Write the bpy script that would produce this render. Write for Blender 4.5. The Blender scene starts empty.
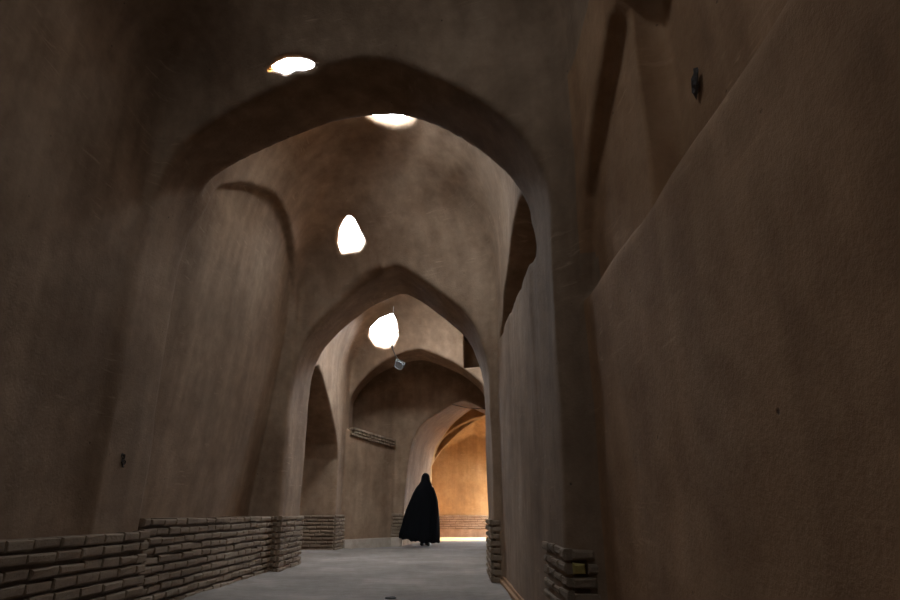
import bpy, bmesh, math, random
import numpy as np
from mathutils import Vector, Matrix
random.seed(7)
rng = np.random.default_rng(11)
S = bpy.context.scene
COL = S.collection
PI = math.pi

# ------------------------------------------------------------------ helpers
def tag(o, label=None, cat=None, group=None, kind=None):
    if label: o['label'] = label
    if cat: o['category'] = cat
    if group: o['group'] = group
    if kind: o['kind'] = kind
    return o

def link_mesh(name, verts, faces, mat, parent=None, smooth=True):
    me = bpy.data.meshes.new(name)
    me.from_pydata([tuple(map(float, v)) for v in verts], [], [tuple(map(int, f)) for f in faces])
    if smooth:
        me.polygons.foreach_set('use_smooth', [True] * len(me.polygons))
    if mat: me.materials.append(mat)
    me.update()
    o = bpy.data.objects.new(name, me)
    COL.objects.link(o)
    if parent: o.parent = parent
    return o

def smin(a, b, k):
    h = np.maximum(k - np.abs(a - b), 0.0) / k
    return np.minimum(a, b) - h * h * k * 0.25

def smax(a, b, k):
    return -smin(-a, -b, k)

def poly_sdf(px, py, poly):
    """signed distance of points to a closed polygon, negative inside"""
    P = np.array(poly, float)
    Q = np.roll(P, -1, axis=0)
    d = np.full(px.shape, 1e9)
    inside = np.zeros(px.shape, bool)
    for (ax, ay), (bx, by) in zip(P, Q):
        ex, ey = bx - ax, by - ay
        wx, wy = px - ax, py - ay
        t = np.clip((wx * ex + wy * ey) / (ex * ex + ey * ey + 1e-12), 0, 1)
        d = np.minimum(d, (wx - t * ex) ** 2 + (wy - t * ey) ** 2)
        c = ((ay > py) != (by > py)) & (px < (bx - ax) * (py - ay) / (by - ay + 1e-12) + ax)
        inside ^= c
    d = np.sqrt(d)
    return np.where(inside, -d, d)

def smooth_line(pts, n=10):
    """Catmull-Rom through the points"""
    P = [Vector(p) for p in pts]
    out = []
    for i in range(len(P) - 1):
        p0 = P[max(i - 1, 0)]; p1 = P[i]; p2 = P[i + 1]; p3 = P[min(i + 2, len(P) - 1)]
        for j in range(n):
            t = j / n
            q = 0.5 * ((2 * p1) + (p2 - p0) * t + (2 * p0 - 5 * p1 + 4 * p2 - p3) * t * t + (3 * p1 - p0 - 3 * p2 + p3) * t ** 3)
            out.append((q.x, q.y))
    out.append((P[-1].x, P[-1].y))
    return out

def surface_nets(F, org, h):
    """iso-surface F = 0; quads wound so that they face the negative (air) side"""
    nx, ny, nz = F.shape
    s = F < 0
    cnt = np.zeros((nx - 1, ny - 1, nz - 1), np.uint8)
    for i in (0, 1):
        for j in (0, 1):
            for k in (0, 1):
                cnt += s[i:nx - 1 + i, j:ny - 1 + j, k:nz - 1 + k]
    act = (cnt > 0) & (cnt < 8)
    ci, cj, ck = np.nonzero(act)
    n = len(ci)
    idx = np.full(act.shape, -1, np.int32)
    idx[ci, cj, ck] = np.arange(n, dtype=np.int32)
    corner = {}
    for i in (0, 1):
        for j in (0, 1):
            for k in (0, 1):
                corner[i, j, k] = F[ci + i, cj + j, ck + k].astype(np.float64)
    acc = np.zeros((n, 3)); w = np.zeros(n)
    keys = list(corner)
    for a in keys:
        for ax in range(3):
            if a[ax] == 0:
                b = list(a); b[ax] = 1; b = tuple(b)
                fa, fb = corner[a], corner[b]
                m = (fa < 0) != (fb < 0)
                t = np.where(m, fa / np.where(m, fa - fb, 1), 0)
                p = np.zeros((n, 3)); p[:] = a
                p[:, ax] = t
                acc[m] += p[m]; w[m] += 1
    V = (np.stack([ci, cj, ck], 1) + acc / w[:, None]) * h + np.array(org)
    quads = []
    for ax in range(3):
        o1, o2 = (ax + 1) % 3, (ax + 2) % 3
        sl0 = [slice(None)] * 3; sl1 = [slice(None)] * 3
        sl0[ax] = slice(0, -1); sl1[ax] = slice(1, None)
        e = s[tuple(sl0)] != s[tuple(sl1)]
        p = np.array(np.nonzero(e))
        ok = (p[o1] > 0) & (p[o2] > 0) & (p[o1] < F.shape[o1] - 1) & (p[o2] < F.shape[o2] - 1)
        p = p[:, ok]
        sg = s[tuple(p)]
        def at(d1, d2):
            q = p.copy(); q[o1] += d1; q[o2] += d2
            return idx[tuple(q)]
        q = np.stack([at(-1, -1), at(0, -1), at(0, 0), at(-1, 0)], 1)
        q[sg] = q[sg][:, ::-1]
        quads.append(q)
    Q = np.concatenate(quads)
    Q = Q[(Q >= 0).all(1)]
    return V, Q

def waves(P, n, lmin, lmax, seed):
    r = np.random.default_rng(seed)
    out = np.zeros(len(P))
    for _ in range(n):
        d = r.normal(size=3); d /= np.linalg.norm(d)
        lam = lmin * (lmax / lmin) ** r.random()
        out += np.sin(P @ d * (2 * PI / lam) + r.random() * 2 * PI) * (lam / lmax) ** 0.8
    return out / math.sqrt(n)

# ------------------------------------------------------------------ materials
def new_mat(name):
    m = bpy.data.materials.new(name); m.use_nodes = True
    nt = m.node_tree
    b = nt.nodes['Principled BSDF']
    return m, nt, b

def N(nt, t, **kw):
    n = nt.nodes.new(t)
    for k, v in kw.items():
        if k in n.inputs: n.inputs[k].default_value = v
        else: setattr(n, k, v)
    return n

def ramp(nt, src, stops):
    r = nt.nodes.new('ShaderNodeValToRGB')
    els = r.color_ramp.elements
    while len(els) < len(stops): els.new(0.5)
    for e, (p, c) in zip(els, stops):
        e.position = p; e.color = (*c, 1)
    nt.links.new(src, r.inputs['Fac'])
    return r.outputs['Color']

def mix(nt, a, b, fac, mode='MIX'):
    m = nt.nodes.new('ShaderNodeMix'); m.data_type = 'RGBA'; m.blend_type = mode
    for sock, v in ((m.inputs[6], a), (m.inputs[7], b), (m.inputs[0], fac)):
        if hasattr(v, 'links'): nt.links.new(v, sock)
        elif isinstance(v, tuple): sock.default_value = (*v, 1)
        else: sock.default_value = v
    return m.outputs[2]

def clay_mat(name, dark, mid, light, rough=0.95, scratch=True, bump=0.38):
    m, nt, b = new_mat(name)
    L = nt.links
    g = N(nt, 'ShaderNodeNewGeometry')
    pos = g.outputs['Position']
    n1 = N(nt, 'ShaderNodeTexNoise', Scale=0.9, Detail=6.0, Roughness=0.62); L.new(pos, n1.inputs['Vector'])
    n2 = N(nt, 'ShaderNodeTexNoise', Scale=7.0, Detail=8.0, Roughness=0.7); L.new(pos, n2.inputs['Vector'])
    n3 = N(nt, 'ShaderNodeTexNoise', Scale=45.0, Detail=5.0, Roughness=0.7); L.new(pos, n3.inputs['Vector'])
    c = ramp(nt, n1.outputs['Fac'], [(0.3, dark), (0.52, mid), (0.72, light)])
    c2 = ramp(nt, n2.outputs['Fac'], [(0.3, (0.82, 0.8, 0.78)), (0.7, (1.12, 1.12, 1.12))])
    c = mix(nt, c, c2, 1.0, 'MULTIPLY')
    if scratch:   # faint rain-wash streaks down the plaster
        ms = N(nt, 'ShaderNodeMapping'); ms.inputs['Scale'].default_value = (5.0, 5.0, 0.45); L.new(pos, ms.inputs['Vector'])
        ns = N(nt, 'ShaderNodeTexNoise', Scale=1.0, Detail=4.0, Roughness=0.55); L.new(ms.outputs[0], ns.inputs['Vector'])
        c = mix(nt, c, ramp(nt, ns.outputs['Fac'], [(0.33, (0.86, 0.85, 0.84)), (0.67, (1.12, 1.12, 1.12))]), 1.0, 'MULTIPLY')
    hgt = N(nt, 'ShaderNodeMath', operation='MULTIPLY_ADD'); L.new(n2.outputs['Fac'], hgt.inputs[0]); hgt.inputs[1].default_value = 0.3
    L.new(n3.outputs['Fac'], hgt.inputs[2])
    h = hgt.outputs[0]
    if scratch:
        # trowel scratches and straw marks, chips of missing plaster
        mp = N(nt, 'ShaderNodeMapping'); mp.inputs['Rotation'].default_value = (0.5, 0.9, 0.3); mp.inputs['Scale'].default_value = (1.5, 1.5, 14)
        L.new(pos, mp.inputs['Vector'])
        n4 = N(nt, 'ShaderNodeTexNoise', Scale=3.0, Detail=3.0, Roughness=0.5, Distortion=0.6); L.new(mp.outputs[0], n4.inputs['Vector'])
        sc = ramp(nt, n4.outputs['Fac'], [(0.60, (0, 0, 0)), (0.70, (1, 1, 1))])
        n5 = N(nt, 'ShaderNodeTexNoise', Scale=1.6, Detail=2.0); L.new(pos, n5.inputs['Vector'])
        mk = ramp(nt, n5.outputs['Fac'], [(0.50, (0, 0, 0)), (0.66, (0.45, 0.45, 0.45))])
        f = mix(nt, sc, mk, 1.0, 'MULTIPLY')
        c = mix(nt, c, tuple(min(1, x * 1.35) for x in light), f)
        v = N(nt, 'ShaderNodeTexVoronoi', Scale=9.0); v.feature = 'F1'; L.new(pos, v.inputs['Vector'])
        pit = ramp(nt, v.outputs['Distance'], [(0.035, (1, 1, 1)), (0.09, (0, 0, 0))])
        pm = mix(nt, pit, ramp(nt, n2.outputs['Fac'], [(0.5, (0, 0, 0)), (0.58, (1, 1, 1))]), 1.0, 'MULTIPLY')
        c = mix(nt, c, tuple(x * 0.4 for x in dark), pm)
        hs = N(nt, 'ShaderNodeMath', operation='MULTIPLY_ADD'); L.new(pm, hs.inputs[0]); hs.inputs[1].default_value = -0.8; L.new(h, hs.inputs[2])
        h = hs.outputs[0]
    L.new(c, b.inputs['Base Color'])
    b.inputs['Roughness'].default_value = rough
    b.inputs['Specular IOR Level'].default_value = 0.15
    bp = N(nt, 'ShaderNodeBump', Strength=bump, Distance=0.012); L.new(h, bp.inputs['Height'])
    L.new(bp.outputs[0], b.inputs['Normal'])
    return m

CLAY = clay_mat('clay_plaster', (0.175, 0.109, 0.066), (0.25, 0.16, 0.10), (0.325, 0.218, 0.142))
CLAY_RED = clay_mat('reddish_clay_plaster', (0.22, 0.116, 0.058), (0.30, 0.163, 0.083), (0.37, 0.212, 0.115))
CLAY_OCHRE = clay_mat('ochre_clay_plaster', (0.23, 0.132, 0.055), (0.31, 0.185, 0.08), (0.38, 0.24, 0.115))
BRICK = clay_mat('old_brick', (0.15, 0.10, 0.065), (0.235, 0.165, 0.11), (0.33, 0.245, 0.17), scratch=False, bump=0.7)
MORTAR = clay_mat('mud_mortar', (0.10, 0.065, 0.04), (0.14, 0.09, 0.058), (0.18, 0.12, 0.08), scratch=False)
FLOOR = clay_mat('dusty_paving', (0.15, 0.119, 0.096), (0.205, 0.166, 0.136), (0.28, 0.23, 0.19), scratch=False, bump=0.8)
KERB = clay_mat('kerb_plaster', (0.33, 0.26, 0.20), (0.41, 0.33, 0.26), (0.48, 0.40, 0.32), scratch=False)

def plain(name, col, rough=0.6, metal=0.0):
    m, nt, b = new_mat(name)
    n = N(nt, 'ShaderNodeTexNoise', Scale=30.0, Detail=4.0)
    g = N(nt, 'ShaderNodeNewGeometry'); nt.links.new(g.outputs['Position'], n.inputs['Vector'])
    c = ramp(nt, n.outputs['Fac'], [(0.3, tuple(x * 0.8 for x in col)), (0.7, tuple(min(1, x * 1.2) for x in col))])
    nt.links.new(c, b.inputs['Base Color'])
    b.inputs['Roughness'].default_value = rough; b.inputs['Metallic'].default_value = metal
    b.inputs['Specular IOR Level'].default_value = 0.3
    return m
BLACK = plain('black_cloth', (0.0035, 0.0035, 0.004), 0.95)
BLACK.node_tree.nodes['Principled BSDF'].inputs['Specular IOR Level'].default_value = 0.05
SKIN = plain('skin', (0.42, 0.26, 0.18), 0.55)
SHOE = plain('black_shoe_leather', (0.008, 0.008, 0.008), 0.5)
METAL = plain('grey_lamp_metal', (0.22, 0.21, 0.20), 0.6, 0.2)
GLASS = plain('dusty_lamp_glass', (0.10, 0.097, 0.092), 0.4)
WIRE = plain('dark_cable', (0.02, 0.018, 0.016), 0.6)
IRON = plain('rusty_iron', (0.03, 0.022, 0.018), 0.8, 0.3)
STONE = plain('dark_pebble', (0.05, 0.045, 0.04), 0.9)
HOLE = plain('dark_rubble', (0.07, 0.056, 0.048), 0.95)
YELLOW = plain('yellow_paint', (0.30, 0.22, 0.065), 0.8)

# ------------------------------------------------------------------ the vaulted alley as one field of air
h = 0.035
X0, X1, Y0, Y1, Z0, Z1 = -3.35, 2.6, -2.75, 20.75, -0.16, 5.75
xs = np.arange(X0, X1, h, dtype=np.float32); ys = np.arange(Y0, Y1, h, dtype=np.float32); zs = np.arange(Z0, Z1, h, dtype=np.float32)
F = np.full((len(xs), len(ys), len(zs)), 3.0, np.float32)

def block(ya, yb):
    j0 = max(0, int((ya - Y0) / h)); j1 = min(len(ys), int((yb - Y0) / h) + 1)
    return slice(j0, j1), xs[:, None, None], ys[None, j0:j1, None], zs[None, None, :]

# transverse arches: outline of the opening in the arch's own plane Y = y0 + k X
A1 = [(-2.36, 0.8), (-2.36, 1.3), (-2.375, 2.3), (-2.365, 2.86), (-2.30, 3.3), (-2.19, 3.547), (-2.019, 3.667), (-1.674, 3.794), (-1.25, 3.895), (-0.921, 3.948), (-0.6, 3.933), (-0.367, 3.849), (-0.071, 3.653), (0.204, 3.404), (0.395, 3.181), (0.513, 2.986), (0.59, 2.778), (0.615, 2.582), (0.609, 2.281), (0.606, 1.721), (0.6, 1.164), (0.594, 0.579)]
A2 = [(-2.255, 0.712), (-2.262, 1.561), (-2.26, 2.328), (-2.226, 2.807), (-2.125, 3.127), (-1.997, 3.325), (-1.682, 3.604), (-1.261, 3.88), (-1.007, 3.977), (-0.74, 4.03), (-0.46, 3.853), (-0.136, 3.564), (0.171, 3.262), (0.312, 3.051), (0.397, 2.825), (0.468, 2.557), (0.495, 2.237), (0.505, 1.451), (0.508, 0.717)]
A3 = [(-2.249, 0.3), (-2.264, 0.999), (-2.318, 2.473), (-2.341, 3.067), (-2.237, 3.409), (-1.887, 3.802), (-1.387, 4.073), (-0.751, 4.206), (-0.336, 4.068), (0.132, 3.815), (0.517, 3.512), (0.745, 3.235), (0.86, 2.763), (0.90, 2.0), (0.90, 0.8)]
A4 = [(-1.126, 0.3), (-1.086, 1.251), (-1.007, 2.0), (-0.941, 2.384), (-0.748, 2.748), (-0.451, 3.017), (-0.075, 3.237), (0.302, 3.382), (0.65, 3.27), (1.0, 3.03), (1.3, 2.7), (1.5, 2.3), (1.6, 1.8), (1.65, 0.8)]
A5 = [(-0.54, 0.3), (-0.54, 1.9), (-0.50, 2.08), (-0.26, 2.44), (0.147, 2.86), (0.56, 3.19), (1.04, 3.46), (1.25, 3.53), (1.6, 3.3), (2.0, 2.8), (2.2, 2.2), (2.25, 0.8)]
ARCHES = [  # outline, y0, k, thickness, shear in X per metre, fillet
    (A1, 3.455, -0.324, 0.62, 0.0, 0.035),
    (A2, 7.58, -0.427, 1.10, 0.0, 0.06),
    (A3, 12.95, -0.42, 0.68, 0.0, 0.04),
    (A4, 15.10, -0.08, 2.9, 0.17, 0.05),
    (A5, 18.0, 0.0, 0.60, 0.0, 0.04),
]
def arch_front(i, x): return ARCHES[i][1] + ARCHES[i][2] * x
def arch_back(i, x): return ARCHES[i][1] + ARCHES[i][2] * x + ARCHES[i][3]

def superdome(u, v, w, a_lo, a_hi, m):
    a = a_hi + (a_lo - a_hi) * (1 - np.clip(w, 0, 1)) ** 3
    au, av = np.abs(u) + 1e-4, np.abs(v) + 1e-4
    mx = np.maximum(au, av); mn = np.minimum(au, av)
    g = mx * (1 + (mn / mx) ** a) ** (1 / a)
    return (g ** m + w ** m) ** (1 / m)

def bay(xl, xr, fy, by, zsp, H, m=2.1, a_lo=40.0, a_hi=2.2, R=1.3, lean=0.0):
    """air of one bay: box walls plus a dome that turns from the square plan into a circle"""
    ya = min(fy(xl), fy(xr)) - 0.6; yb = max(by(xl), by(xr)) + 0.6
    sl, X, Y, Z = block(ya, yb)
    a = fy(X); b = by(X)
    mid = (a + b) / 2; hd = (b - a) / 2
    u = (X - (xl + xr) / 2) / ((xr - xl) / 2)
    v = (Y - mid) / hd
    w = np.maximum(0, (Z - zsp) / H)
    f = (superdome(u, v, w, a_lo, a_hi, m) - 1) * R
    box = np.maximum(np.maximum(xl - X, X - xr), np.maximum(a - Y, Y - b))
    return sl, X, Y, Z, np.maximum(f, box).astype(np.float32)

def add(sl, f, k):
    F[:, sl, :] = smin(F[:, sl, :], f, k)

# bay 0, over the camera
BAYS = []
fy0 = lambda x: -2.3 + 0 * x
by0 = lambda x: arch_front(0, x)
sl, X, Y, Z, f = bay(-2.42, 0.75, fy0, by0, 3.6, 1.75)
yz_y, yz_z = np.meshgrid(ys[sl], zs, indexing='ij')
recA = poly_sdf(yz_y, yz_z, [(3.17, 1.87)] + smooth_line([(3.12, 2.1), (2.98, 2.46), (2.72, 2.70), (2.32, 2.95), (1.9, 3.15), (1.2, 3.3), (0.4, 3.1), (-0.3, 2.6), (-0.6, 2.1)], 5) + [(-0.6, 1.87)])[None].astype(np.float32)
recB = poly_sdf(yz_y, yz_z, [(2.20, 1.85), (2.22, 3.1), (1.2, 3.4), (0.35, 3.1), (0.3, 1.85)])[None].astype(np.float32)
f = smin(f, np.maximum(np.maximum(recA, f - 0.09), -X), 0.025)
f = smin(f, np.maximum(np.maximum(recB, f - 0.15), -X), 0.025)
f0 = f.copy(); add(sl, f, 0.05); BAYS.append((fy0, by0))

# bay 1
fy1 = lambda x: arch_back(0, x)
by1 = lambda x: arch_front(1, x)
sl, X, Y, Z, f = bay(-2.28, 0.60, fy1, by1, 3.55, 1.82)
yz_y, yz_z = np.meshgrid(ys[sl], zs, indexing='ij')
nl = poly_sdf(yz_y, yz_z, [(8.47, -0.4), (8.47, 2.6)] + smooth_line([(8.45, 3.1), (8.36, 3.6), (8.08, 4.0), (7.45, 4.33), (6.6, 4.42), (5.8, 4.15), (5.2, 3.75), (4.95, 3.2)], 5) + [(4.9, 2.6), (4.9, -0.4)])[None].astype(np.float32)
dep = 0.40 - 0.105 * np.clip(Z - 0.7, 0, 3.0)
f1 = smin(f, np.maximum(np.maximum(nl, f - dep), X + 1.0), 0.015)
nr = poly_sdf(yz_y, yz_z, [(7.05, 2.75)] + smooth_line([(6.7, 2.84), (6.2, 3.06), (5.5, 3.26), (4.8, 3.33), (4.2, 3.2)], 5) + [(3.9, 2.5)])[None].astype(np.float32)
f1 = smin(f1, np.maximum(np.maximum(nr, f - 0.35), 0.1 - X), 0.03)
add(sl, f1, 0.05); BAYS.append((fy1, by1))

# bay 2
fy2 = lambda x: arch_back(1, x)
by2 = lambda x: arch_front(2, x)
sl, X, Y, Z, f = bay(-2.36, 0.86, fy2, by2, 3.6, 1.85)
yz_y, yz_z = np.meshgrid(ys[sl], zs, indexing='ij')
nl = poly_sdf(yz_y, yz_z, [(13.08, -0.4), (13.08, 1.8)] + smooth_line([(12.9, 2.1), (12.4, 2.42), (11.8, 2.75), (11.0, 3.1), (10.5, 3.2), (10.1, 3.0)], 5) + [(9.9, 2.5), (9.9, -0.4)])[None].astype(np.float32)
f1 = smin(f, np.maximum(np.maximum(nl, -3.1 - X), X + 2.0), 0.04)
nb = np.maximum(np.maximum(np.abs(Y - 12.5) - 0.95, np.abs(Z - 4.12) - 0.40), np.maximum(0.32 - X, X - 1.2))
f1 = smin(f1, nb.astype(np.float32), 0.03)
add(sl, f1, 0.05); BAYS.append((fy2, by2))

# bay 3, short dark bay before the turn
fy3 = lambda x: arch_back(2, x)
by3 = lambda x: arch_front(3, x)
sl, X, Y, Z, f = bay(-2.5, 1.2, fy3, by3, 3.3, 1.15)
add(sl, f, 0.05); BAYS.append((fy3, by3))

# bay 5, the sunlit bay; it opens to a yard on its right
fy5 = lambda x: arch_back(4, x)
by5 = lambda x: 20.5 + 0 * x
sl, X, Y, Z = block(17.8, 20.8)
cz = 3.25 - 0.47 * np.abs(X - 0.8) + 0.45 * (20.5 - Y)
f = np.maximum(np.maximum(-0.95 - X, X - 2.5), np.maximum(18.4 - Y, Y - 20.5))
f = smax(f + 0 * Z, (Z - cz) * 0.85, 0.08).astype(np.float32)
add(sl, f, 0.03); BAYS.append((fy5, by5))

# taller vault of the lit passage between its archway and its end rib
sl, X, Y, Z = block(15.6, 18.4)
vx, vz = np.meshgrid(xs, zs, indexing='ij')
pv = poly_sdf(vx, vz, [(-0.50, 1.9), (-0.52, 2.1)] + smooth_line([(-0.42, 2.5), (0.0, 3.12), (0.5, 3.55), (1.05, 3.8), (1.6, 3.5), (2.1, 2.8), (2.3, 2.1)], 4) + [(2.3, 1.9)]).astype(np.float32)
add(sl, np.maximum(pv[:, None, :], np.maximum(16.2 - Y, Y - 17.98) + 0 * X), 0.03)

# the arches themselves
for (A, y0, k, th, sh, fil) in ARCHES:
    sl, X, Y, Z = block(y0 - abs(k) * 2.5 - 0.4, y0 + abs(k) * 2.6 + th + 0.4)
    gx = np.arange(X0 - 1.2, X1 + 1.2, h / 2); gz = zs.astype(float)
    px, pz = np.meshgrid(gx, gz, indexing='ij')
    poly = smooth_line(A, 6)
    poly = [(poly[0][0], -1.0)] + poly + [(poly[-1][0], -1.0)]
    d2 = poly_sdf(px, pz, poly).astype(np.float32)
    rel = Y - (y0 + k * X)
    xi = X - sh * np.clip(rel, 0, th)
    ii = np.clip(((xi - gx[0]) / (h / 2)).round().astype(int), 0, len(gx) - 1)
    P2 = d2[ii[:, :, 0]]                       # nx, ny, nz
    f = np.maximum(P2, np.abs(rel - th / 2) - th / 2 - 0.25)
    # only the slab itself carries the fillet
    add(sl, f.astype(np.float32), fil)
    del P2, f

# oblique buttress that swings the left wall round to the right, up to the brick string course
sl, X, Y, Z = block(13.0, 15.6)
d = (X + 2.27) * 0.822 - (Y - 13.86) * 0.569
sol = np.maximum(np.maximum(d, Z - 2.52 + 0.12 * (Y - 13.9)), 13.80 - Y)
F[:, sl, :] = smax(F[:, sl, :], (-sol).astype(np.float32), 0.03)

# ------------------------------------------------------------------ roof openings
HOLES = []   # centre, axis, e1, e2, outline, cut
def hole(c, axis, outline, s0, s1, cut, flare=0.0):
    c = np.array(c, float); a = np.array(axis, float); a /= np.linalg.norm(a)
    e1 = np.cross(a, (0, 0, 1)) if abs(a[2]) < 0.99 else np.array((1.0, 0, 0)); e1 /= np.linalg.norm(e1)
    e2 = np.cross(e1, a)
    HOLES.append((c, a, e1, e2, outline, s0, s1, cut))
    R = max(math.hypot(*p) for p in outline) + abs(s1) + 0.3
    j0 = max(0, int((c[1] - R - Y0) / h)); j1 = min(len(ys), int((c[1] + R - Y0) / h))
    i0 = max(0, int((c[0] - R - X0) / h)); i1 = min(len(xs), int((c[0] + R - X0) / h))
    k0 = max(0, int((c[2] - R - Z0) / h)); k1 = min(len(zs), int((c[2] + R - Z0) / h))
    X, Y, Z = np.meshgrid(xs[i0:i1] - c[0], ys[j0:j1] - c[1], zs[k0:k1] - c[2], indexing='ij')
    s = X * a[0] + Y * a[1] + Z * a[2]
    p = X * e1[0] + Y * e1[1] + Z * e1[2]
    q = X * e2[0] + Y * e2[1] + Z * e2[2]
    f = np.maximum(poly_sdf(p, q, outline) + 0.012 - flare * np.clip(cut * 0.9 - s, 0, 0.4), np.maximum(s0 - s, s - s1)).astype(np.float32)
    F[i0:i1, j0:j1, k0:k1] = smin(F[i0:i1, j0:j1, k0:k1], f, 0.03)

def blob(rx, ry, seed, n=18, j=0.10):
    r = np.random.default_rng(seed)
    return [(rx * math.cos(t) * (1 + j * r.normal()), ry * math.sin(t) * (1 + j * r.normal())) for t in np.linspace(0, 2 * PI, n, endpoint=False)]

def px_outline(pts, cx, cy, sc):
    return [((u - cx) * sc, (cy - v) * sc) for u, v in pts]
W0 = px_outline([(270.7, 73), (281, 64), (288.5, 59.5), (301, 57), (313, 58), (321, 60), (311.5, 66.7), (302, 71), (296.5, 70.5), (292, 74), (289, 79.5), (287, 76), (281, 74.5), (273, 78)], 295, 67, 0.0088)
W1 = px_outline([(348, 212), (355, 216), (361, 226), (368, 238.5), (363, 249), (343, 255.5), (338, 244), (338.5, 228), (343, 217.5)], 352, 234, 0.0144)
W2 = px_outline([(391.5, 310), (396, 319), (398.4, 334), (394.5, 344.5), (385.5, 349), (375, 347.5), (369, 337), (370.5, 328), (379.5, 317.5)], 384, 331, 0.0227)
hole((-1.20, 3.78, 4.00), (-0.24, 0.78, 0.72), W0, -0.5, 0.9, 0.20, 0.0)
hole((-0.98, 1.50, 5.26), (0, 0, 1), blob(0.235, 0.235, 5), -0.4, 0.6, 0.07, 0.8)
hole((-0.76, 6.09, 5.36), (0, 0, 1), blob(0.31, 0.31, 8, j=0.02), -0.4, 0.6, 0.06, 0.5)
hole((-1.44, 7.92, 4.54), (-0.16, 0.87, 0.50), W1, -0.5, 0.8, 0.26, 0.0)
hole((-0.85, 11.1, 5.46), (0, 0, 1), blob(0.66, 0.66, 9, j=0.03), -0.4, 0.6, 0.07, 0.5)
hole((-1.52, 13.25, 4.66), (-0.11, 0.86, 0.48), W2, -0.5, 0.8, 0.46, 0.05)
hole((-1.75, -1.90, 4.35), (-0.25, -0.80, 0.54), blob(0.14, 0.17, 33), -0.5, 0.6, 0.2, 0.7)  # unseen rear window, added to light the near right wall and pier
# unseen windows added in the near flanks of the domes to light the far flanks
hole((-0.85, 4.65, 4.60), (0.0, -0.84, 0.54), blob(0.18, 0.25, 31), -0.5, 0.6, 0.24, 0.7)
hole((-0.85, 9.34, 4.60), (0.0, -0.84, 0.54), blob(0.24, 0.30, 32), -0.5, 0.7, 0.26, 0.7)

# ------------------------------------------------------------------ surface, hand-made unevenness, split into walls, arches and vaults
V, Q = surface_nets(F, (X0, Y0, Z0), h)
del F
keep = np.ones(len(Q), bool)
C = V[Q].mean(1)
for (c, a, e1, e2, outl, s0, s1, cut) in HOLES:
    D = C - c
    s = D @ a; R = max(math.hypot(*p) for p in outl) + 0.12
    near = np.nonzero((s > cut) & (s < s1 + 0.1) & (np.hypot(D @ e1, D @ e2) < R))[0]
    if len(near): keep[near[poly_sdf(D[near] @ e1, D[near] @ e2, outl) < 0.05]] = False
keep &= ~((C[:, 0] > 2.38) & (C[:, 1] > 18.3) & (C[:, 2] < 2.05))
keep &= C[:, 2] > -0.10
Q = Q[keep]
# a few rounds of smoothing keeps the voxel steps out of the plaster
E_ = np.concatenate([Q[:, [0, 1]], Q[:, [1, 2]], Q[:, [2, 3]], Q[:, [3, 0]]])
E_ = np.unique(np.sort(E_, 1), axis=0)
deg = np.bincount(E_.ravel(), minlength=len(V)).astype(float)
bord = deg < 3
for it in range(4):
    lam = 0.55 if it % 2 == 0 else -0.50
    acc = np.zeros_like(V)
    for ax in range(3):
        acc[:, ax] = np.bincount(E_[:, 0], V[E_[:, 1], ax], len(V)) + np.bincount(E_[:, 1], V[E_[:, 0], ax], len(V))
    d = acc / np.maximum(deg, 1)[:, None] - V
    d[bord | (deg == 0)] = 0
    V = V + lam * d
def vnormals(V):
    n = np.cross(V[Q[:, 2]] - V[Q[:, 0]], V[Q[:, 3]] - V[Q[:, 1]])
    out = np.zeros_like(V)
    for c in range(4):
        for ax in range(3):
            out[:, ax] += np.bincount(Q[:, c], n[:, ax], len(V))
    return out / np.maximum(np.linalg.norm(out, axis=1), 1e-9)[:, None]
VN = vnormals(V)
V = V + VN * (0.011 * waves(V, 26, 0.35, 1.6, 3) + 0.0012 * waves(V, 22, 0.10, 0.30, 4))[:, None]
VN = vnormals(V)
C = V[Q].mean(1)
lab = np.full(len(Q), -1)
cx, cy, cz = C.T
ycut = [(-9 + 0 * cx)]
for i in range(5):
    e = 0.10
    m = (cy > arch_front(i, cx) - e) & (cy < arch_back(i, cx) + e)
    lab[m] = 100 + i
spring = [3.35, 3.15, 3.2, 3.3, 2.4]
for b in range(5):
    if b == 0: m = cy <= arch_front(0, cx) - 0.1
    elif b < 4: m = (cy >= arch_back(b - 1, cx) + 0.1) & (cy <= arch_front(b, cx) - 0.1)
    else: m = cy >= arch_back(4, cx) + 0.1
    m &= lab < 0
    up = cz > spring[b]
    lab[m & up] = 10 * b
    lab[m & ~up & (cx < -0.4)] = 10 * b + 1
    lab[m & ~up & (cx >= -0.4)] = 10 * b + 2
lab[(lab == 1) & (cy < -2.0)] = 3
lab[(lab == 2) & (cy < -2.0)] = 3
lab[((lab == 41) | (lab == 42)) & (cy > 20.2)] = 43
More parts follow.
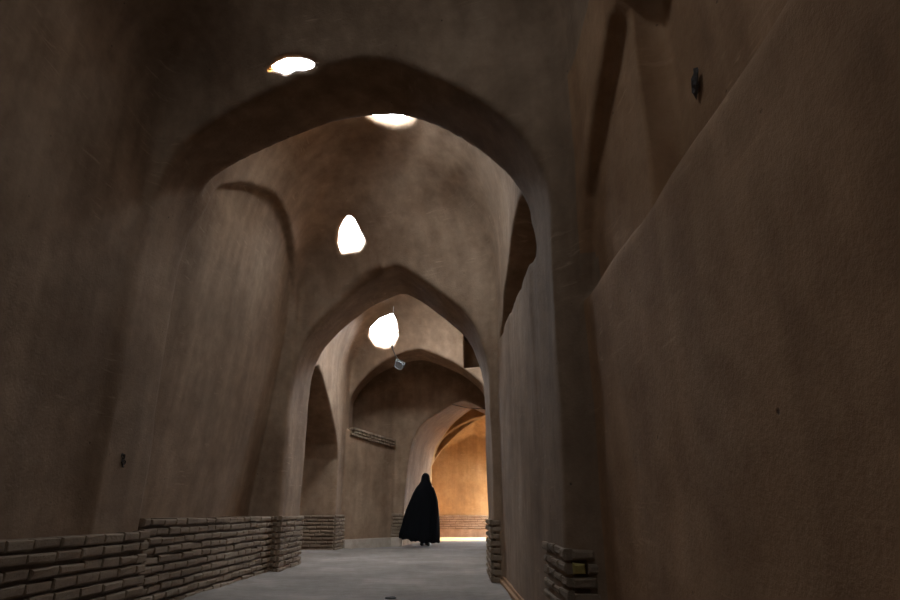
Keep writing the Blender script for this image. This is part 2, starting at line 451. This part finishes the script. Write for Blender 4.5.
NAMES = {
    0: ('ceiling', 'clay dome over the near bay with one torn bright opening above the front arch'),
    1: ('wall_left', 'dark clay plaster wall on the near left, above the coarse brick footing'),
    2: ('wall_right', 'broad brown plaster wall on the right with a ledge and stepped blind recesses'),
    3: ('wall_back', 'plaster wall closing the near bay behind the viewpoint'),
    10: ('ceiling', 'clay dome behind the first arch with a round top opening and a tall window hole'),
    11: ('wall_left', 'plaster wall of the second bay with a shallow arched blind niche on the left'),
    12: ('wall_right', 'plaster wall between the two right brick piers with a dark niche high up'),
    20: ('ceiling', 'clay dome behind the second arch, glowing round its big ragged opening'),
    21: ('wall_left', 'left plaster wall of the third bay with a deep dark arched recess'),
    22: ('wall_right', 'right plaster wall of the third bay, mostly hidden by the pier'),
    30: ('ceiling', 'dark vault of the short bay in front of the orange passage'),
    31: ('wall_left', 'slanting plaster wall under the curved brick string course'),
    32: ('wall_right', 'right plaster wall of the short bay before the orange passage'),
    40: ('ceiling', 'orange sunlit vault over the far end of the alley'),
    41: ('wall_left', 'left end of the orange sunlit far bay'),
    42: ('wall_right', 'right end of the orange sunlit far bay'),
    43: ('wall_back', 'orange sunlit end wall above a low brick footing'),
    100: ('arch', 'large pointed plaster arch nearest the viewer, spanning the whole alley'),
    101: ('arch', 'second pointed plaster arch with a pale raised rim, below the tall window hole'),
    102: ('arch', 'third pointed plaster arch, with the small grey lamp hanging before it'),
    103: ('arch', 'deep orange-lit archway the black-clad person walks towards'),
    104: ('arch', 'bright thin orange arch rib at the far end of the lit passage'),
}
for key, (nm, lb) in NAMES.items():
    sel = np.nonzero(lab == key)[0]
    if len(sel) == 0: continue
    q = Q[sel]
    used, inv = np.unique(q.ravel(), return_inverse=True)
    me = bpy.data.meshes.new(nm)
    me.vertices.add(len(used)); me.vertices.foreach_set('co', V[used].astype(np.float32).ravel())
    me.loops.add(len(inv)); me.loops.foreach_set('vertex_index', inv.astype(np.int32))
    me.polygons.add(len(q)); me.polygons.foreach_set('loop_start', np.arange(0, len(inv), 4, dtype=np.int32))
    me.update(calc_edges=True)
    me.polygons.foreach_set('use_smooth', np.ones(len(q), bool))
    me.normals_split_custom_set_from_vertices([tuple(n) for n in VN[used]])
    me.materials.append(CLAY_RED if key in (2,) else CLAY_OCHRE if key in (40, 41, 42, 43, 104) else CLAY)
    o = bpy.data.objects.new(nm, me); COL.objects.link(o)
    tag(o, lb, kind='structure')

# ------------------------------------------------------------------ floor
def make_floor():
    gx = np.concatenate([np.arange(-3.4, 1.6, 0.08), np.arange(1.6, 9, 0.5)]); gy = np.concatenate([np.arange(-2.7, 2, 0.3), np.arange(2, 12, 0.08), np.arange(12, 24.1, 0.15)])
    X, Y = np.meshgrid(gx, gy, indexing='ij')
    P = np.stack([X.ravel(), Y.ravel(), 0 * X.ravel()], 1)
    z = 0.008 * waves(P, 20, 0.3, 1.5, 21) + 0.003 * waves(P, 16, 0.1, 0.25, 22)
    bank = np.clip((-1.95 - P[:, 0]) / 0.4, 0, 1); z += 0.035 * bank ** 2
    bank = np.clip((P[:, 0] - 0.35) / 0.25, 0, 1) * (P[:, 1] < 9); z += 0.02 * bank ** 2
    P[:, 2] = z
    ny = len(gy)
    i, j = np.meshgrid(np.arange(len(gx) - 1), np.arange(ny - 1), indexing='ij')
    a = (i * ny + j).ravel()
    o = link_mesh('floor', P, np.stack([a, a + ny, a + ny + 1, a + 1], 1), FLOOR)
    tag(o, 'dusty grey beaten floor of the alley', kind='structure')
make_floor()

# ------------------------------------------------------------------ brick footings
def brick_run(name, label, pts, top, bottom=0.0, course=0.071, blen=0.225, depth=0.042, joint=0.020, special=None, wob=1.0, back=0.03):
    """a footing of individual worn bricks along a plan line; the visible face lies to the right of the direction of travel"""
    Vt, Fc, M = [], [], []
    def quad_box(o, e, n, L, z0, z1, d, mi, rnd):
        b = len(Vt)
        j = lambda s: rnd * random.uniform(-s, s)
        cz = [(0, z0), (L, z0), (L, z1), (0, z1)]
        crn = [(j(.004), j(.004)) for _ in range(4)]
        for lay, (ins, dd) in enumerate(((0, -back), (0, d - 0.012), (0.004, d - 0.004), (0.012, d))):
            for (l, z), (jl, jz) in zip(cz, crn):
                l2 = l + (ins if l == 0 else -ins) + jl; z2 = z + (ins if z == z0 else -ins) + jz
                dj = dd + (rnd * random.uniform(-.003, .003) if lay else 0)
                p = o + e * l2 + n * dj
                Vt.append((p.x, p.y, z2))
        for lay in range(3):
            for k in range(4):
                k2 = (k + 1) % 4
                Fc.append((b + lay * 4 + k, b + lay * 4 + k2, b + lay * 4 + 4 + k2, b + lay * 4 + 4 + k)); M.append(mi)
        Fc.append((b + 12, b + 13, b + 14, b + 15)); M.append(mi)
    nc = int(round((top - bottom) / course))
    ch = (top - bottom) / nc
    for si in range(len(pts) - 1):
        p0 = Vector((*pts[si], 0)); p1 = Vector((*pts[si + 1], 0))
        e = (p1 - p0); Ls = e.length; e.normalize()
        n = Vector((e.y, -e.x, 0))
        # mortar bed behind
        quad_box(p0, e, n, Ls, bottom - 0.05 if bottom == 0 else bottom, top - 0.012, 0.004, 1, 0)
        for r in range(nc):
            x = -(r % 2) * blen * 0.5 + random.uniform(-.02, .02)
            zb = bottom + r * ch
            if Ls < 0.26: x = 0.0
            while x < Ls:
                L = blen * random.uniform(0.88, 1.12)
                if special and x <= 0 and special(si, r, 0.03): x, L = 0.0, 0.075
                elif Ls < 0.26: L = Ls * (1.02 if r % 2 else 0.62) if x == 0 else Ls - x + 0.02
                elif Ls - (x + L) < 0.09: L = Ls - x + 0.02
                a = max(x, 0.0); bb = min(x + L - joint * 0.6, Ls)
                if bb - a > 0.04:
                    dz = random.uniform(-.004, .004) * wob
                    d = depth + random.uniform(-.006, .005) * wob
                    mi = 0
                    if special and special(si, r, (a + bb) / 2): mi = 2
                    quad_box(p0 + e * a, e, n, bb - a, zb + joint * .5 + dz, zb + ch - joint * .5 + dz + random.uniform(-.003, .003), d, mi, 1)
                x += L
    o = link_mesh(name, Vt, Fc, BRICK, smooth=False)
    o.data.materials.append(MORTAR); o.data.materials.append(YELLOW)
    o.data.polygons.foreach_set('material_index', M)
    # face orientation, then smooth shading only over the rounded arrises
    bm = bmesh.new(); bm.from_mesh(o.data); bmesh.ops.recalc_face_normals(bm, faces=bm.faces); bm.to_mesh(o.data); bm.free()
    tag(o, label, kind='structure')
    return o

brick_run('baseboard_left', 'coarse brick footing under the dark near left wall', [(-2.355, -0.6), (-2.345, 4.96)], 0.62, course=0.078, blen=0.24, back=0.2)
brick_run('trim_1', 'brick footing along the niche wall of the second bay, left side', [(-2.385, 4.93), (-2.375, 8.55)], 0.705, back=0.32)
brick_run('trim_2', 'brick foot wrapping the left pier of the second arch', [(-2.47, 8.565), (-2.265, 8.48), (-2.27, 9.75)], 0.705)
brick_run('trim_3', 'brick foot of the left pier beside the deep dark recess', [(-3.15, 13.05), (-2.36, 13.04), (-2.31, 13.9)], 0.70)
brick_run('trim_4', 'narrow brick foot of the orange archway, left of the person', [(-1.46, 15.16), (-1.10, 15.13)], 0.72, bottom=0.20)
brick_run('trim_5', 'brick footing of the orange sunlit end wall', [(-1.0, 20.46), (2.35, 20.46)], 0.66, bottom=0.24)
brick_run('trim_6', 'brick foot of the near right pier with one yellow-smeared brick', [(0.618, 4.05), (0.606, 3.236), (0.80, 3.197)], 0.585, course=0.063, special=lambda s, r, x: s == 1 and r == 7 and x < 0.09, wob=1.3)
brick_run('trim_7', 'brick foot of the right pier of the second arch', [(0.515, 8.5), (0.50, 7.37), (0.64, 7.32)], 0.675, course=0.075)

def prism(name, label, outline, z0, z1, mat, bev=0.015):
    bm = bmesh.new()
    vs = [bm.verts.new((x, y, z0)) for x, y in outline]
    f = bm.faces.new(vs)
    r = bmesh.ops.extrude_face_region(bm, geom=[f])
    bmesh.ops.translate(bm, vec=(0, 0, z1 - z0), verts=[g for g in r['geom'] if isinstance(g, bmesh.types.BMVert)])
    bmesh.ops.recalc_face_normals(bm, faces=bm.faces)
    bmesh.ops.bevel(bm, geom=[e for e in bm.edges], offset=bev, segments=2, affect='EDGES')
    me = bpy.data.meshes.new(name); bm.to_mesh(me); bm.free()
    me.materials.append(mat)
    o = bpy.data.objects.new(name, me); COL.objects.link(o)
    return tag(o, label, kind='structure')
prism('trim_8', 'low plaster kerb at the foot of the right wall between the piers', [(0.57, 4.0), (0.72, 4.0), (0.72, 7.35), (0.55, 7.35)], -0.05, 0.075, CLAY_RED, 0.03)
prism('trim_9', 'low pale plaster kerb under the slanting left wall', [(-2.30, 13.80), (-2.25, 13.76), (-1.37, 15.06), (-1.12, 15.04), (-1.12, 15.3), (-2.0, 15.3)], -0.05, 0.19, KERB)
prism('trim_10', 'plaster kerb at the foot of the orange end wall', [(-1.0, 20.40), (2.4, 20.40), (2.4, 20.6), (-1.0, 20.6)], -0.05, 0.235, CLAY)

# brick string course on the slanting wall
def string_course():
    Vt, Fc = [], []
    n = 30
    top = lambda t: (-2.285 + 0.86 * t + 0.0, 13.86 + 1.24 * t)
    for row, (z, dp) in enumerate(((2.565, 0.13), (2.505, 0.10), (2.445, 0.075))):
        for i in range(11):
            t0, t1 = i / 11 + 0.006 + (row % 2) * 0.03, (i + 1) / 11 - 0.008 + (row % 2) * 0.03
            if t1 > 1.02: t1 = 1.02
            sag = lambda t: 0.10 * math.sin(PI * min(t, 1)) * 0.0
            b = len(Vt)
            for t in (t0, t1):
                x, y = top(t)
                for off in (-0.08, dp + random.uniform(-.006, .006)):
                    for zz in (z - 0.048, z):
                        Vt.append((x + 0.822 * off, y - 0.569 * off, zz - 0.15 * t + random.uniform(-.004, .004)))
            for f in ((0, 1, 3, 2), (4, 6, 7, 5), (2, 3, 7, 6), (0, 4, 5, 1), (1, 5, 7, 3), (0, 2, 6, 4)):
                Fc.append(tuple(b + k for k in f))
    o = link_mesh('trim_11', Vt, Fc, BRICK, smooth=False)
    tag(o, 'thin curved brick string course high on the slanting left wall', kind='structure')
string_course()

# ------------------------------------------------------------------ marks in the plaster
def chip(name, label, c, nrm, w, hgt, rot, mat, seed):
    """a shallow broken patch: ragged lip and rough pitted bed"""
    r = np.random.default_rng(seed)
    n = Vector(nrm).normalized(); e1 = n.cross(Vector((0, 0, 1))).normalized(); e2 = e1.cross(n) * -1
    if e2.z < 0: e2 = -e2
    c = Vector(c); Vt = []; Fc = []
    K = 16
    for ring, (s, d) in enumerate(((1.15, 0.000), (1.0, 0.010), (0.72, 0.004), (0.4, 0.006))):
        for k in range(K):
            t = 2 * PI * k / K
            rr = s * (1 + 0.18 * r.normal() * (0.5 if ring else 1))
            a = w * rr * math.cos(t); b = hgt * rr * math.sin(t)
            a, b = a * math.cos(rot) - b * math.sin(rot), a * math.sin(rot) + b * math.cos(rot)
            p = c + e1 * a + e2 * b + n * (d + 0.004 * r.normal() * (ring > 0))
            Vt.append(tuple(p))
    for ring in range(3):
        for k in range(K):
            k2 = (k + 1) % K
            Fc.append((ring * K + k, ring * K + k2, (ring + 1) * K + k2, (ring + 1) * K + k))
    Fc.append(tuple(3 * K + k for k in range(K)))
    o = link_mesh(name, Vt, Fc, mat, smooth=False)
    return tag(o, label, kind='structure')
chip('trim_12', 'dark chipped patch in the recess high on the right wall', (0.985, 1.97, 2.37), (-1, 0, 0), 0.022, 0.05, 0.35, HOLE, 4)
chip('trim_13', 'small dark broken hole low in the left pier plaster', (-2.36, 4.46, 1.10), (1, 0, 0), 0.022, 0.05, -0.5, HOLE, 6)

# ------------------------------------------------------------------ unseen yard walls added beyond the far bay to cut its sky light
prism('wall_yard_added', 'unseen low clay wall added across the small yard to dim the far bay', [(5.5, 15.0), (5.9, 15.0), (5.9, 24.0), (5.5, 24.0)], -0.1, 1.0, CLAY, 0.03)
prism('wall_yard_added', 'unseen clay side wall added at the nearer end of the small yard to dim the far bay', [(2.5, 17.6), (5.5, 17.6), (5.5, 18.0), (2.5, 18.0)], -0.1, 3.4, CLAY, 0.03)

# ------------------------------------------------------------------ hanging lamp
def tube(pts, r, n=8):
    Vt, Fc = [], []
    P = [Vector(p) for p in pts]
    for i, p in enumerate(P):
        d = (P[min(i + 1, len(P) - 1)] - P[max(i - 1, 0)]).normalized()
        a = d.orthogonal().normalized(); b = d.cross(a)
        rr = r[i] if isinstance(r, (list, tuple)) else r
        for k in range(n):
            t = 2 * PI * k / n
            Vt.append(tuple(p + (a * math.cos(t) + b * math.sin(t)) * rr))
    for i in range(len(P) - 1):
        for k in range(n):
            k2 = (k + 1) % n
            Fc.append((i * n + k, i * n + k2, (i + 1) * n + k2, (i + 1) * n + k))
    Fc.append(tuple(range(n))[::-1]); Fc.append(tuple((len(P) - 1) * n + k for k in range(n)))
    return Vt, Fc

def boxbm(c, s, bev=0.01, seg=2):
    bm = bmesh.new()
    bmesh.ops.create_cube(bm, size=1)
    for v in bm.verts: v.co = Vector((v.co.x * s[0], v.co.y * s[1], v.co.z * s[2]))
    if bev: bmesh.ops.bevel(bm, geom=list(bm.edges), offset=bev, segments=seg, affect='EDGES')
    bmesh.ops.translate(bm, vec=c, verts=bm.verts)
    return bm

def obj_bm(name, bm, mat, parent=None):
    me = bpy.data.meshes.new(name); bm.to_mesh(me); bm.free()
    me.materials.append(mat)
    o = bpy.data.objects.new(name, me); COL.objects.link(o)
    if parent: o.parent = parent
    return o

LX, LY = -1.12, 12.95
lamp = bpy.data.objects.new('hanging_lamp', None); COL.objects.link(lamp); lamp.location = (LX, LY, 3.80)
tag(lamp, 'small grey floodlight hanging on a thin cable in front of the third arch', 'lamp')
def lamp_build():
    # housing: a shallow octagonal tray, tilted to look down at the alley
    M = Matrix.Rotation(0.5, 4, 'X') @ Matrix.Rotation(-0.45, 4, 'Z') @ Matrix.Rotation(0.28, 4, 'Y')
    bm = bmesh.new()
    out = [(-.10, -.05), (-.06, -.085), (.06, -.085), (.10, -.05), (.10, .05), (.06, .085), (-.06, .085), (-.10, .05)]
    def ring(sc, y): return [bm.verts.new(M @ Vector((x * sc, y, z * sc))) for x, z in out]
    rings = [ring(.60, .08), ring(1.0, .0), ring(1.0, -.03), ring(.86, -.03), ring(.84, -.012)]
    for a, b in zip(rings, rings[1:]):
        for k in range(8):
            bm.faces.new((a[k], a[(k + 1) % 8], b[(k + 1) % 8], b[k]))
    bm.faces.new(rings[0]); bm.faces.new(rings[-1])
    bmesh.ops.recalc_face_normals(bm, faces=bm.faces)
    hs = obj_bm('housing', bm, METAL, lamp)
    bm = bmesh.new()
    vs = [bm.verts.new(M @ Vector((x * .83, -.016, z * .83))) for x, z in out]
    v2 = [bm.verts.new(M @ Vector((x * .83, -.022, z * .83))) for x, z in out]
    bm.faces.new(vs); bm.faces.new(v2)
    for k in range(8): bm.faces.new((vs[k], vs[(k + 1) % 8], v2[(k + 1) % 8], v2[k]))
    bmesh.ops.recalc_face_normals(bm, faces=bm.faces)
    g = obj_bm('glass', bm, GLASS, hs); g['label'] = 'dull grey glass of the floodlight'
    v, f = tube([M @ Vector((-.11, .0, -.01)), M @ Vector((-.11, .03, .10)), Vector((-.02, .03, .125)), M @ Vector((.11, .03, .10)), M @ Vector((.11, .0, -.01))], .008)
    link_mesh('bracket', v, f, METAL, lamp)
    v, f = tube([Vector((-.02, .03, .12)), Vector((-.09, .02, .22)), Vector((-.15, .02, .36)), Vector((-.17, .02, .44))], .011)
    st = link_mesh('rod', v, f, WIRE, lamp)
    bm = boxbm((-.17, .02, .42), (.05, .04, .055), .008)
    obj_bm('junction_box', bm, WIRE, st)
    v, f = tube([Vector((-.17, .02, .45)), Vector((-.165, -.1, .8)), Vector((-.13, -.35, 1.28))], .006)
    c = link_mesh('cable', v, f, METAL, lamp); c['label'] = 'thin pale cable up to the vault'
lamp_build()

v, f = tube([(0.05, 14.98, 3.28), (0.45, 14.98, 3.19), (0.8, 14.98, 3.17), (1.15, 14.98, 3.2)], .008)
o = link_mesh('hanging_cable', v, f, WIRE)
tag(o, 'thin dark cable strung across the head of the orange archway', 'cable')

# a pebble on the floor
def pebble():
    bm = bmesh.new(); bmesh.ops.create_icosphere(bm, subdivisions=2, radius=1)
    for v_ in bm.verts:
        n = v_.co.copy()
        v_.co = Vector((n.x * .055, n.y * .03, max(n.z, -.45) * .014 + .012)) * (1 + .12 * math.sin(5 * n.x + 3 * n.y))
    o = obj_bm('pebble', bm, STONE); o.location = (-0.535, 6.05, 0.0)
    tag(o, 'small dark flat pebble lying alone on the grey floor', 'stone')
    return o
pebble()

# ------------------------------------------------------------------ the person in the chador
PX, PY = -0.58, 14.72
FACE = math.radians(80)           # walking direction, measured from +X (away and to the right)
def person():
    root = bpy.data.objects.new('person', None); COL.objects.link(root)
    root.location = (PX, PY, 0.012)
    tag(root, 'person seen from behind in a long black chador, walking towards the orange archway', 'person')
    fd = np.array((math.cos(FACE), math.sin(FACE), 0)); sd = np.array((math.sin(FACE), -math.cos(FACE), 0))  # forward, right
    hh = 0.011
    gx = np.arange(-0.5, 0.5, hh); gz = np.arange(-0.05, 1.66, hh)
    X, Y, Z = np.meshgrid(gx, gx, gz, indexing='ij')
    f_ = X * fd[0] + Y * fd[1]; s_ = X * sd[0] + Y * sd[1]
    B = np.full(X.shape, 9.0)
    def cap(a, b, ra, rb, k=0.03):
        nonlocal B
        a = np.array(a); b = np.array(b); ab = b - a
        t = np.clip(((s_ - a[0]) * ab[0] + (f_ - a[1]) * ab[1] + (Z - a[2]) * ab[2]) / (ab @ ab), 0, 1)
        d = np.sqrt((s_ - a[0] - t * ab[0]) ** 2 + (f_ - a[1] - t * ab[1]) ** 2 + (Z - a[2] - t * ab[2]) ** 2) - (ra + (rb - ra) * t)
        B = smin(B, d, k)
    def ell(c, r, k=0.02):
        nonlocal B
        q = np.sqrt(((s_ - c[0]) / r[0]) ** 2 + ((f_ - c[1]) / r[1]) ** 2 + ((Z - c[2]) / r[2]) ** 2)
        B = smin(B, (q - 1) * min(r), k)
    cap((-.07, 0, .84), (.07, 0, .84), .11, .11)                  # pelvis
    cap((0, 0, .86), (0, .01, 1.08), .115, .11, .06)
    cap((-.05, .01, 1.18), (.05, .01, 1.18), .115, .115, .06)
    cap((-.125, 0, 1.275), (.125, 0, 1.275), .052, .052, .05)          # shoulders
    cap((0, 0, 1.28), (0, .02, 1.42), .052, .047)
    ell((0, .03, 1.49), (.072, .092, .108))                         # skull
    cap((0, .06, 1.43), (0, .085, 1.405), .045, .022)               # jaw and chin
    cap((0, .118, 1.495), (0, .138, 1.47), .009, .014, .012)        # nose
    for s in (-1, 1):
        cap((s * .075, .02, 1.50), (s * .08, .015, 1.47), .014, .010, .01)     # ear
        cap((s * .145, 0, 1.285), (s * .155, .04, 1.02), .045, .036)
        cap((s * .155, .04, 1.02), (s * .06, .13, 1.10), .034, .026)            # forearm to the closing hand
        cap((s * .06, .13, 1.10), (s * .03, .15, 1.13), .028, .024, .02)       # palm
        for q in range(4):
            cap((s * .025, .16, 1.16 - .019 * q), (s * -.02, .142, 1.155 - .019 * q), .0085, .007, .006)
        cap((s * .05, .148, 1.15), (s * .02, .15, 1.185), .010, .008, .008)
    # legs in mid stride
    cap((-.085, 0, .82), (-.09, .15, .45), .085, .058); cap((-.09, .15, .45), (-.09, .17, .09), .052, .036)
    cap((.085, 0, .82), (.09, .04, .44), .085, .058); cap((.09, .04, .44), (.09, -.12, .12), .052, .036)
    cap((-.09, .16, .05), (-.09, .30, .035), .04, .03); cap((.09, -.13, .085), (.09, .0, .035), .038, .03)
    eye = np.minimum(np.sqrt((s_ - .032) ** 2 + (f_ - .122) ** 2 + (Z - 1.505) ** 2), np.sqrt((s_ + .032) ** 2 + (f_ - .122) ** 2 + (Z - 1.505) ** 2)) - .016
    B = smax(B, -eye, .012)
    v, q = surface_nets(B, (gx[0], gx[0], gz[0]), hh)
    link_mesh('body', v, q[:, ::-1], SKIN, root)
    # shoes
    for nm, a, b in (('shoe', (-.09, .12), (-.09, .33)), ('shoe', (.09, -.17), (.09, .04))):
        B = np.full(X.shape, 9.0)
        zz = .05 if a[0] < 0 else .075
        cap((a[0], a[1] + .01, zz), (a[0], a[1] + .09, zz - .005), .047, .045); cap((a[0], a[1] + .09, zz - .008), (b[0], b[1] - .02, .04), .045, .036)
        B = smax(B, .006 - Z, .008)
        v, q = surface_nets(B, (gx[0], gx[0], gz[0]), hh)
        link_mesh(nm, v, q[:, ::-1], SHOE, root)
    # chador: stacked sections, wind-swept train to the left
    # z, left edge, right edge (metres from root along X), depth half-size, depth centre
    prof = [(0.085, -0.57, 0.325, 0.30, -0.02), (0.20, -0.575, 0.325, 0.30, -0.02), (0.36, -0.545, 0.32, 0.28, 0.0), (0.58, -0.50, 0.315, 0.26, 0.02), (0.80, -0.43, 0.305, 0.245, 0.02),
            (1.00, -0.345, 0.285, 0.23, 0.02), (1.16, -0.275, 0.24, 0.205, 0.01), (1.27, -0.215, 0.195, 0.175, 0.01), (1.35, -0.145, 0.145, 0.15, 0.02), (1.41, -0.108, 0.112, 0.128, 0.035),
            (1.47, -0.096, 0.104, 0.125, 0.045), (1.53, -0.086, 0.094, 0.112, 0.04), (1.575, -0.062, 0.07, 0.08, 0.03), (1.598, -0.03, 0.038, 0.04, 0.02), (1.604, -0.006, 0.012, 0.01, 0.015)]
    zs_ = np.array([p[0] for p in prof])
    K, R = 120, 84
    zz = np.interp(np.linspace(0, 1, R) ** 1.0, np.linspace(0, 1, len(prof)), zs_)
    th = np.linspace(0, 2 * PI, K, endpoint=False)
    Vt = []
    for z in zz:
        l, r, dp, dc = (np.interp(z, zs_, [p[i] for p in prof]) for i in (1, 2, 3, 4))
        low = np.clip((1.30 - z) / 1.2, 0, 1)
        cxm, hw = (l + r) / 2, (r - l) / 2
        fold = 1 + low * (0.035 * np.sin(11 * th + 1.2 * z * 2) + 0.022 * np.sin(23 * th + 2.0 - z * 3) + .02 * np.sin(5 * th + 1))
        x = cxm + hw * np.cos(th) * fold
        y = dc + dp * np.sin(th) * fold
        # hem lifts on the trailing side, ripples
        zl = z + np.clip((0.45 - z) / 0.36, 0, 1) * (0.085 * np.clip(-(x) / 0.5, 0, 1) + 0.015 * np.sin(11 * th + .4) + .008 * np.sin(23 * th))
        Vt.append(np.stack([x, y, zl], 1))
    Vt = np.concatenate(Vt)
    Fc = []
    fa = math.atan2(fd[1], fd[0])
    for i in range(R - 1):
        for k in range(K):
            k2 = (k + 1) % K
            zc = zz[i]
            ang = abs((th[k] - fa + PI) % (2 * PI) - PI)
            if 1.395 < zc < 1.545 and ang < 0.5 * math.sqrt(max(0, 1 - ((zc - 1.47) / 0.078) ** 2)): continue   # the face
            Fc.append((i * K + k, i * K + k2, (i + 1) * K + k2, (i + 1) * K + k))
    Fc.append(tuple((R - 1) * K + k for k in range(K)))
    ch = link_mesh('chador', Vt, Fc, BLACK, root)
    md = ch.modifiers.new('cloth', 'SOLIDIFY'); md.thickness = 0.006; md.offset = 1
person()

# ------------------------------------------------------------------ unseen clay hoods added to keep the sun out of the top openings
for hi, (c, a, e1, e2, outl, s0, s1, cut) in enumerate(HOLES):
    if a[2] < 0.95: continue
    p = c + a * cut
    R = max(math.hypot(*q) for q in outl) + 0.14
    Vt, Fc = [], []
    n = 14
    for r_ in (R, R + 0.09):
        for z in (-0.10, 0.12, 0.43 * (2 * R - 0.1)):
            for k in range(n + 1):
                t = math.radians(10 - 58 + 116 * k / n)
                Vt.append((p[0] + r_ * math.cos(t), p[1] + r_ * math.sin(t), p[2] + z + (0.06 * math.cos(t) if z > 0.13 else 0)))
    m_ = n + 1
    for L_ in range(2):
        for k in range(n):
            i0 = L_ * m_ + k
            Fc.append((i0, i0 + 1, i0 + 1 + m_, i0 + m_)); i1 = i0 + 3 * m_
            Fc.append((i1, i1 + m_, i1 + 1 + m_, i1 + 1))
    for k in range(n):
        Fc.append((2 * m_ + k, 2 * m_ + k + 1, 5 * m_ + k + 1, 5 * m_ + k))
    for k in (0, n):
        for L_ in range(2):
            Fc.append((L_ * m_ + k, (L_ + 1) * m_ + k, (L_ + 4) * m_ + k, (L_ + 3) * m_ + k))
    o = link_mesh('added_sun_hood', Vt, Fc, CLAY)
    tag(o, 'unseen clay hood added on the roof to keep the sun out of the %s opening of the vaults' % ('nearest' if p[1] < 3 else 'middle' if p[1] < 9 else 'farthest'), kind='structure')

# ------------------------------------------------------------------ light: sky through the openings, sun into the far yard
w = bpy.data.worlds.new('sky'); S.world = w; w.use_nodes = True
bg = w.node_tree.nodes['Background']
bg.inputs['Color'].default_value = (0.76, 0.88, 1.0, 1); bg.inputs['Strength'].default_value = 78.0
def portal(c, axis, sx, sy):
    l = bpy.data.lights.new('sky_portal', 'AREA'); l.shape = 'RECTANGLE'; l.size = sx; l.size_y = sy
    l.cycles.is_portal = True
    o = bpy.data.objects.new('sky_portal', l); COL.objects.link(o)
    o.location = c
    o.rotation_euler = Vector(axis).to_track_quat('Z', 'Y').to_euler()   # the light looks along -axis, into the room
for (c, a, e1, e2, outl, s0, s1, cut) in HOLES:
    wd = max(abs(p[0]) for p in outl) * 2.1; hg = max(abs(p[1]) for p in outl) * 2.1
    portal(tuple(c + a * (cut + 0.02)), tuple(a), max(wd, hg), max(wd, hg))
portal((2.52, 19.5, 1.0), (1, 0, 0), 2.2, 2.3)

sun = bpy.data.lights.new('sun', 'SUN'); sun.energy = 115; sun.angle = math.radians(0.6); sun.color = (1.0, 0.62, 0.22)
so = bpy.data.objects.new('sun', sun); COL.objects.link(so)
so.rotation_euler = Vector((1.0, 0.18, 0.41)).to_track_quat('Z', 'Y').to_euler()

# ------------------------------------------------------------------ camera
cam = bpy.data.cameras.new('camera'); cam.lens = 24; cam.sensor_width = 36; cam.clip_start = 0.02
co = bpy.data.objects.new('camera', cam); COL.objects.link(co)
co.location = (0, 0, 0.75)
co.rotation_euler = (math.radians(90) + math.atan(212 / 600), 0, 0)
S.camera = co

S.view_settings.view_transform = 'Standard'; S.view_settings.look = 'None'; S.view_settings.gamma = 1.0
S.view_settings.use_curve_mapping = False
S.view_settings.exposure = -0.33
S.cycles.max_bounces = 12; S.cycles.diffuse_bounces = 3; S.cycles.use_denoising = True
S.cycles.sample_clamp_indirect = 0
